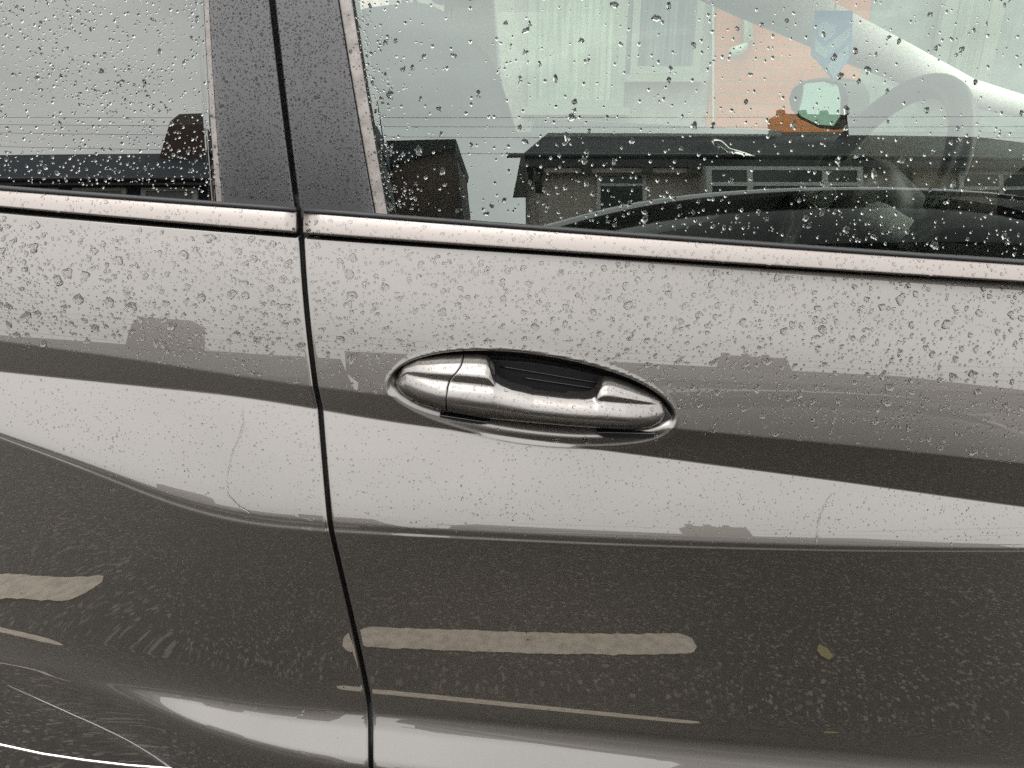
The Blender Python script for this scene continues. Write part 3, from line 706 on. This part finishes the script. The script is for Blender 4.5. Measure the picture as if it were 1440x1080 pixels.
h0 = house('terraced_house', -22, -3.3, -11, 3.28, 4.92, 6.5, 'dark roofed house row mirrored in the rear window', 'tile_dark', 'tile_dark')
for k in range(12): fwin(h0, -20.6 + k * 1.4, -19.5 + k * 1.4, 1.9, 3.10, -11, (), 0, .09, 'blind')
MB().prism([(-7.62, -13.4, 4.4), (-5.9, -13.4, 4.4), (-5.9, -13.4, 6.1), (-7.2, -13.4, 6.05), (-7.4, -13.4, 5.8)], (0, -.9, 0)).build('chimney', M['brick_dark'], h0)
#HOUSES-END
for k, z in enumerate((8.06, 7.6, 7.05, 6.2)):
    xs = np.linspace(-30, 30, 41)
    o = MB().tube([(x, -19, z + .0011 * (x - 4 * k) ** 2 - .25 + (.003 + .004 * k) * x) for x in xs], .009, 6).build('overhead_wire', M['wire'])
    tag(o, '%s overhead wire mirrored in the windows' % ('highest', 'second highest', 'second lowest', 'lowest')[k], 'wire', 'overhead wires')

# black parked car across the road
bc = empty('parked_car', (1.7, -2.95, 0), 'black car across the road, mirrored in the front window', 'car')
def loft(name, st, m, cy):
    rows = []
    for x, zlo, zhi, w0, w1 in st:
        r = .08
        sec = [(-w0, zlo), (-w0 - .01, zlo + (zhi - zlo) * .5), (-w1, zhi - .06), (-w1 + .05, zhi - .015), (-w1 + .2, zhi + .012), (0, zhi + .03), (w1 - .2, zhi + .012), (w1 - .05, zhi - .015), (w1, zhi - .06), (w0 + .01, zlo + (zhi - zlo) * .5), (w0, zlo)]
        rows.append([(x, cy + y, z) for y, z in sec])
    P = np.array(rows); o = grid(name, P, m, bc)
    s = o.modifiers.new('sub', 'SUBSURF'); s.levels = 1; s.render_levels = 2; return o
CX, CY = 1.9, -2.95
loft('body', [(CX - 2.3, .35, .80, .70, .62), (CX - 2.2, .22, .95, .80, .74), (CX - 1.4, .2, 1.0, .86, .80), (CX, .2, 1.0, .88, .82), (CX + 1.0, .2, 1.0, .87, .80), (CX + 2.0, .22, .92, .82, .74), (CX + 2.25, .35, .74, .68, .6)], M['car_black'], CY)
loft('window_band', [(CX - 2.0, .95, 1.0, .76, .66), (CX - 1.75, .95, 1.25, .80, .56), (CX - 1.2, .95, 1.47, .81, .55), (CX - .6, .95, 1.53, .81, .55), (CX + .2, .95, 1.55, .81, .55), (CX + .9, .95, 1.46, .80, .55), (CX + 1.55, .95, 1.0, .76, .62)], M['car_glass'], CY)
loft('roof', [(CX - 2.02, 1.10, 1.17, .58, .55), (CX - 1.78, 1.22, 1.30, .58, .55), (CX - 1.26, 1.43, 1.51, .59, .56), (CX - .74, 1.50, 1.58, .59, .56), (CX - .2, 1.53, 1.61, .59, .56), (CX + .7, 1.50, 1.58, .59, .56), (CX + 1.1, 1.38, 1.46, .6, .56)], M['car_black'], CY)
for wx in (CX - 1.3, CX + 1.32):
    for wy in (CY - .8, CY + .8):
        t = MB().tube([(wx, wy - .1, .31), (wx, wy + .1, .31)], .31, 28).build('wheel', M['tyre'], bc, bevel=.02)
        MB().tube([(wx, wy - .104, .31), (wx, wy + .104, .31)], .2, 24).build('wheel_rim', M['alloy'], t)
# fallen leaf
lf = MB().prism([(.865,-.855,.006),(.862,-.83,.006),(.875,-.81,.006),(.895,-.82,.006),(.898,-.85,.006),(.885,-.875,.006)], (0,0,.002)).build('fallen_leaf', M['leaf'])
tag(lf, 'small yellow leaf lying on the asphalt', 'leaf')

# ================================================================== RAIN
def dome(seg, rings, outline, apex, hpow, closed):
    th = np.arange(seg) * 2 * math.pi / seg; o = outline(th)
    V = []; rr = np.sin(np.linspace(np.pi / 2, 0, rings, endpoint=False))
    for r in rr:
        hgt = (1 - r ** 2) ** hpow
        cx, cy = apex[0] * (1 - r), apex[1] * (1 - r)
        V.append(np.stack([cx + r * o * np.cos(th), cy + r * o * np.sin(th), np.full(seg, hgt)], 1))
    V = np.concatenate(V + [np.array([[apex[0], apex[1], 1.0]])]); F = []
    for k in range(rings - 1):
        for i in range(seg):
            a, b = k * seg + i, k * seg + (i + 1) % seg
            F += [(a, b, b + seg), (a, b + seg, a + seg)]
    t = rings * seg
    for i in range(seg): F.append(((rings - 1) * seg + i, (rings - 1) * seg + (i + 1) % seg, t))
    if closed:
        V = np.concatenate([V, [[0, 0, 0]]]); c = len(V) - 1
        for i in range(seg): F.append(((i + 1) % seg, i, c))
    return V, np.array(F)
def variants(n, seg, rings, irr, closed, sag=.25):
    out = []
    for _ in range(n):
        ph = rng.uniform(0, 6.28, 4); am = rng.uniform(0, irr, 4) / np.array([1, 1.3, 1.8, 2.4])
        st = rng.uniform(.8, 1.35)
        def outline(th):
            o = 1 + sum(am[k] * np.cos((k + 2) * th + ph[k]) for k in range(4))
            return o
        V, F = dome(seg, rings, outline, (rng.uniform(-.05, .28), -rng.uniform(.3, .55)) if not closed else (rng.uniform(-.1, .15), -rng.uniform(.1, .35)), .62 if not closed else .9, closed); V = V.copy(); V[:, 0] *= st ** .5; V[:, 1] /= st ** .5
        out.append((V, F))
    return out
BIG_O, SML_O = variants(26, 16, 6, .26, False), variants(10, 9, 3, .12, False)
RND_C = variants(16, 14, 5, .13, True)
BIG_C, SML_C = variants(26, 16, 6, .30, True), variants(10, 9, 3, .14, True)
def place(P, fi, fj):
    i = np.floor(fi).astype(int); j = np.floor(fj).astype(int); a = (fi - i)[:, None]; b = (fj - j)[:, None]
    return (P[i, j] * (1 - a) + P[i + 1, j] * a) * (1 - b) + (P[i, j + 1] * (1 - a) + P[i + 1, j + 1] * a) * b
def scatter(buf, P, n, rad, hr, dens=None, big=None, small=None, lift=0, big_from=.0016, sep=True, elong=1.0):
    """drop n drops on grid P; dens(points)->0..1; rad(n)->radii"""
    d1 = P[1:, :-1] - P[:-1, :-1]; d2 = P[:-1, 1:] - P[:-1, :-1]
    A = np.linalg.norm(np.cross(d1, d2), axis=2); nu = A.shape[1]
    c = P[:-1, :-1]
    if dens is not None: A = A * dens(c.reshape(-1, 3)).reshape(A.shape)
    A = A / A.sum(); idx = rng.choice(A.size, n, p=A.ravel())
    fi = idx // nu + rng.random(n) * .999; fj = idx % nu + rng.random(n) * .999
    C = place(P, fi, fj); N = place(normals(P), fi, fj); N /= np.linalg.norm(N, axis=1, keepdims=True)
    r = np.sort(rad(n))[::-1]
    keep = np.ones(n, bool)
    if sep:                                         # larger drops swallow what they overlap
        cell = {}; S = .006
        for k in range(n):
            key = (int(C[k, 0] // S), int(C[k, 2] // S)); ok = True
            for a in (-1, 0, 1):
                for b in (-1, 0, 1):
                    for q in cell.get((key[0] + a, key[1] + b), ()):
                        if (C[k, 0] - C[q, 0]) ** 2 + (C[k, 2] - C[q, 2]) ** 2 < (1.12 * (r[k] + r[q])) ** 2: ok = False; break
                    if not ok: break
                if not ok: break
            keep[k] = ok
            if ok: cell.setdefault(key, []).append(k)
    for k in np.where(keep)[0]:
        isb = r[k] > big_from
        V, F = (big if isb else small)[rng.integers(len(big if isb else small))]
        nn = N[k]; up = np.array([0, 0, 1.]) - nn * nn[2]; up /= np.linalg.norm(up); rt = np.cross(up, nn)
        mir = 1 if rng.random() < .5 else -1
        ang = rng.normal(0, .35) if isb else rng.uniform(-.3, .3)
        x = V[:, 0] * math.cos(ang) - V[:, 1] * math.sin(ang); y = V[:, 0] * math.sin(ang) + V[:, 1] * math.cos(ang)
        h = hr * rng.uniform(.75, 1.2)
        W = C[k] + r[k] * (x[:, None] * rt + elong * y[:, None] * up + (h * V[:, 2])[:, None] * nn) + nn * lift
        buf.append((W, F))
def flush(buf, name, label, m='water'):
    V = []; F = []; b = 0
    for W, f in buf: V.append(W); F.append(f + b); b += len(W)
    o = npmesh(name, np.concatenate(V), np.concatenate(F), M[m]); return tag(o, label, 'raindrops', None, 'stuff')
def lognorm(med, sig, lo, hi): return lambda n: np.clip(med * np.exp(rng.normal(0, sig, n)), lo, hi)

# patchy density so that the rain does not look sprayed evenly
_ph = rng.uniform(0, 6.28, 12); _fr = rng.uniform(12, 70, (12, 2))
def patch(p): 
    s = sum(np.sin(p[:, 0] * _fr[k, 0] + p[:, 2] * _fr[k, 1] + _ph[k]) for k in range(12)) / 3.5
    return .55 + .45 / (1 + np.exp(-2.2 * s))
def door_d(p):
    X, z = p[:, 0], p[:, 2]; fA = (F_L(X) - z) / (F_L(X) - F_A(X))
    edge = np.where(np.abs(X - shut_x(z)) < .005, 0, 1.)
    ins = 1 - sstep((signed_cache(p) + .0015) / .001)
    return patch(p) * edge * ins * np.where(fA < .02, 0, np.where(fA < .86, 1.0, np.where(fA < 1.0, .45, 0)))
def signed_cache(p):
    out = np.full(len(p), -1.); m = (p[:, 0] > -.17) & (p[:, 0] < .21) & (p[:, 2] > .86) & (p[:, 2] < 1.03)
    if m.any(): out[m] = signed(p[m][:, [0, 2]], cupW)
    return out
def vis(p, lim=.56): return (np.abs(p[:, 0]) < lim) * 1.0
def ledge_d(p):
    X, z = p[:, 0], p[:, 2]; f = (F_B(X) - z) / (F_B(X) - F_C(X))
    s = .25 + .75 * (X < shut_x(z)); ins = (signed_cache(p) < -.002)
    return patch(p) * s * ins * vis(p, .5) * ((f > .03) & (f < .95)) * np.where(f < .75, 1, .4)
def low_d(p):
    X, z = p[:, 0], p[:, 2]; return vis(p, .5) * (z < F_A(X)) * (signed_cache(p) < -.002) * (z > .6)
up_d = lambda p: door_d(p) * vis(p, .60)
buf = []
for P, k in ((PF, 1.0), (PR, .62)):
    scatter(buf, P, int(950 * k), lognorm(.0018, .40, .0012, .0048), .36, up_d, BIG_O, SML_O)
    scatter(buf, P, int(6400 * k), lognorm(.00075, .42, .0003, .0015), .36, up_d, BIG_O, SML_O)
    scatter(buf, P, int(1500 * k), lognorm(.00055, .35, .0003, .0012), .40, ledge_d, BIG_O, SML_O)
    scatter(buf, P, int(260 * k), lognorm(.0006, .4, .0003, .0013), .45, low_d, BIG_O, SML_O)
flush(buf, 'raindrops_on_doors', 'raindrops beaded on the grey painted doors')
buf = []
for P, n in ((P_B1, 500), (P_B2, 1100)):
    scatter(buf, P, n, lognorm(.0009, .45, .0004, .0022), .22, lambda p: vis(p, .62), BIG_O, SML_O)
flush(buf, 'raindrops_on_belt_trim', 'raindrops on the bright strip under the windows')
buf = []
for P, n in ((P_P1, 4600), (P_P2, 4300), (P_S1, 60), (P_S2, 150)):
    scatter(buf, P, n, lognorm(.00052, .38, .00025, .0019), .38, lambda p: patch(p) * (p[:, 2] < 1.36) * (p[:, 2] > BELT_T(p[:, 0]) + .006), BIG_O, SML_O)
flush(buf, 'raindrops_on_pillar_trim', 'tiny raindrops on the dark pillar panels between the windows', 'water_dark')
buf = []
gd = lambda p: patch(p) * vis(p, .62) * (p[:, 2] < 1.36) * (p[:, 2] > BELT_T(p[:, 0]) + .005)
scatter(buf, P_RW, 420, lognorm(.0013, .28, .0009, .0025), .30, gd, RND_C, SML_C, .00012)
scatter(buf, P_RW, 3800, lognorm(.0008, .35, .0004, .0015), .32, gd, RND_C, SML_C, .00012)
flush(buf, 'raindrops_on_rear_window', 'raindrops on the dark rear window', 'water_glass')
buf = []
def fgd(p):
    h = p[:, 2] - BELT_T(p[:, 0]); return gd(p) * (1 + 2.2 * np.exp(-h / .03))
scatter(buf, P_FW, 560, lognorm(.0015, .34, .0010, .0032), .30, fgd, BIG_C, SML_C, .00012, elong=1.25)
scatter(buf, P_FW, 1500, lognorm(.0008, .4, .0004, .0016), .30, fgd, BIG_C, SML_C, .00012, elong=1.2)
scatter(buf, P_FW, 500, lognorm(.0008, .3, .0004, .0014), .45, lambda p: gd(p) * np.exp(-np.maximum(p[:, 0] - e_fg(p[:, 2]) - .004, 0) / .010), BIG_C, SML_C, .00012)
flush(buf, 'raindrops_on_front_window', 'raindrops on the clear front window', 'water_glass')
buf = []
hdn = lambda p: (p[:, 2] > zbot(p[:, 0]) + .45 * (ztop(p[:, 0]) - zbot(p[:, 0]))) * 1.0 + .12
scatter(buf, P_H1[3:-3, 3:-3], 140, lognorm(.0007, .4, .0004, .0016), .34, hdn, BIG_O, SML_O)
scatter(buf, P_H2[3:-3, 3:-6], 420, lognorm(.0007, .45, .0004, .0022), .34, hdn, BIG_O, SML_O)
flush(buf, 'raindrops_on_handle', 'raindrops on the silver door handle')
# water runs and dotted trails down the doors
def project(P):
    d = P - CAM; dep = d @ FWD; return np.stack([720 + FPX * d[..., 0] / dep, 540 - FPX * (d @ UPV) / dep], -1)
_pp = {0: project(PF), 1: project(PR)}
def on_door(px, py):
    best = None
    for k, P in ((0, PF), (1, PR)):
        q = ((_pp[k] - np.array([px, py])) ** 2).sum(-1); i = int(np.argmin(q)); v = q.flat[i]
        if best is None or v < best[0]: best = (v, P.reshape(-1, 3)[i], normals(P).reshape(-1, 3)[i])
    return best[1], best[2]
buf = []
for pts in ([(343,572),(346,590),(338,612),(326,640),(318,668),(316,688),(326,705),(342,716),(356,722)],
            [(1172,690),(1160,708),(1152,732),(1147,758),(1146,776)], [(1174,582),(1173,600),(1173,612)]):
    fine = []
    for (a, b), (c, d) in zip(pts[:-1], pts[1:]): fine += [(a + (c - a) * t, b + (d - b) * t) for t in np.linspace(0, 1, 4, endpoint=False)]
    C = np.array([on_door(*p)[0] for p in fine + [pts[-1]]]); Cp = np.concatenate([C[:1]] * 3 + [C] + [C[-1:]] * 3)
    C = [Cp[i:i + 7].mean(0) for i in range(len(C))]
    m = MB().tube(C, [.0009 * (.7 + .6 * rng.random()) for _ in C], 8); V = np.array(m.v); 
    tri = [f for q in m.f[:-2] for f in ((q[0], q[1], q[2]), (q[0], q[2], q[3]))]
    buf.append((V, np.array(tri)))
for x0, y0, y1 in ((1345, 716, 785), (1361, 716, 770), (440, 560, 735), (648, 655, 720), (720, 640, 735), (1250, 640, 700), (160, 560, 700), (263, 545, 690), (740, 820, 900), (1150, 800, 870), (940, 640, 760), (1440, 640, 700)):
    y = y0
    while y < y1:
        p, n = on_door(x0 + rng.normal(0, 1.2), y); V, F = SML_O[rng.integers(len(SML_O))]; r_ = .0005 + .0005 * rng.random()
        up = np.array([0, 0, 1.]) - n * n[2]; up /= np.linalg.norm(up); rt = np.cross(up, n)
        buf.append((p + r_ * (V[:, :1] * rt + 1.5 * V[:, 1:2] * up + .5 * V[:, 2:] * n), F)); y += rng.uniform(6, 22)
# heavy drops hanging under the grip and in the cup
for px, py, r_ in ((824, 619, .0034), (783, 619, .0030), (922, 616, .0032), (700, 604, .0014), (862, 616, .0016)):
    p, n = on_door(px, py); V, F = BIG_O[rng.integers(len(BIG_O))]
    up = np.array([0, 0, 1.]) - n * n[2]; up /= np.linalg.norm(up); rt = np.cross(up, n)
    buf.append((p + r_ * (V[:, :1] * rt + V[:, 1:2] * up + .45 * V[:, 2:] * n), F))
flush(buf, 'water_runs_on_doors', 'thin water runs and dotted trails down the doors')
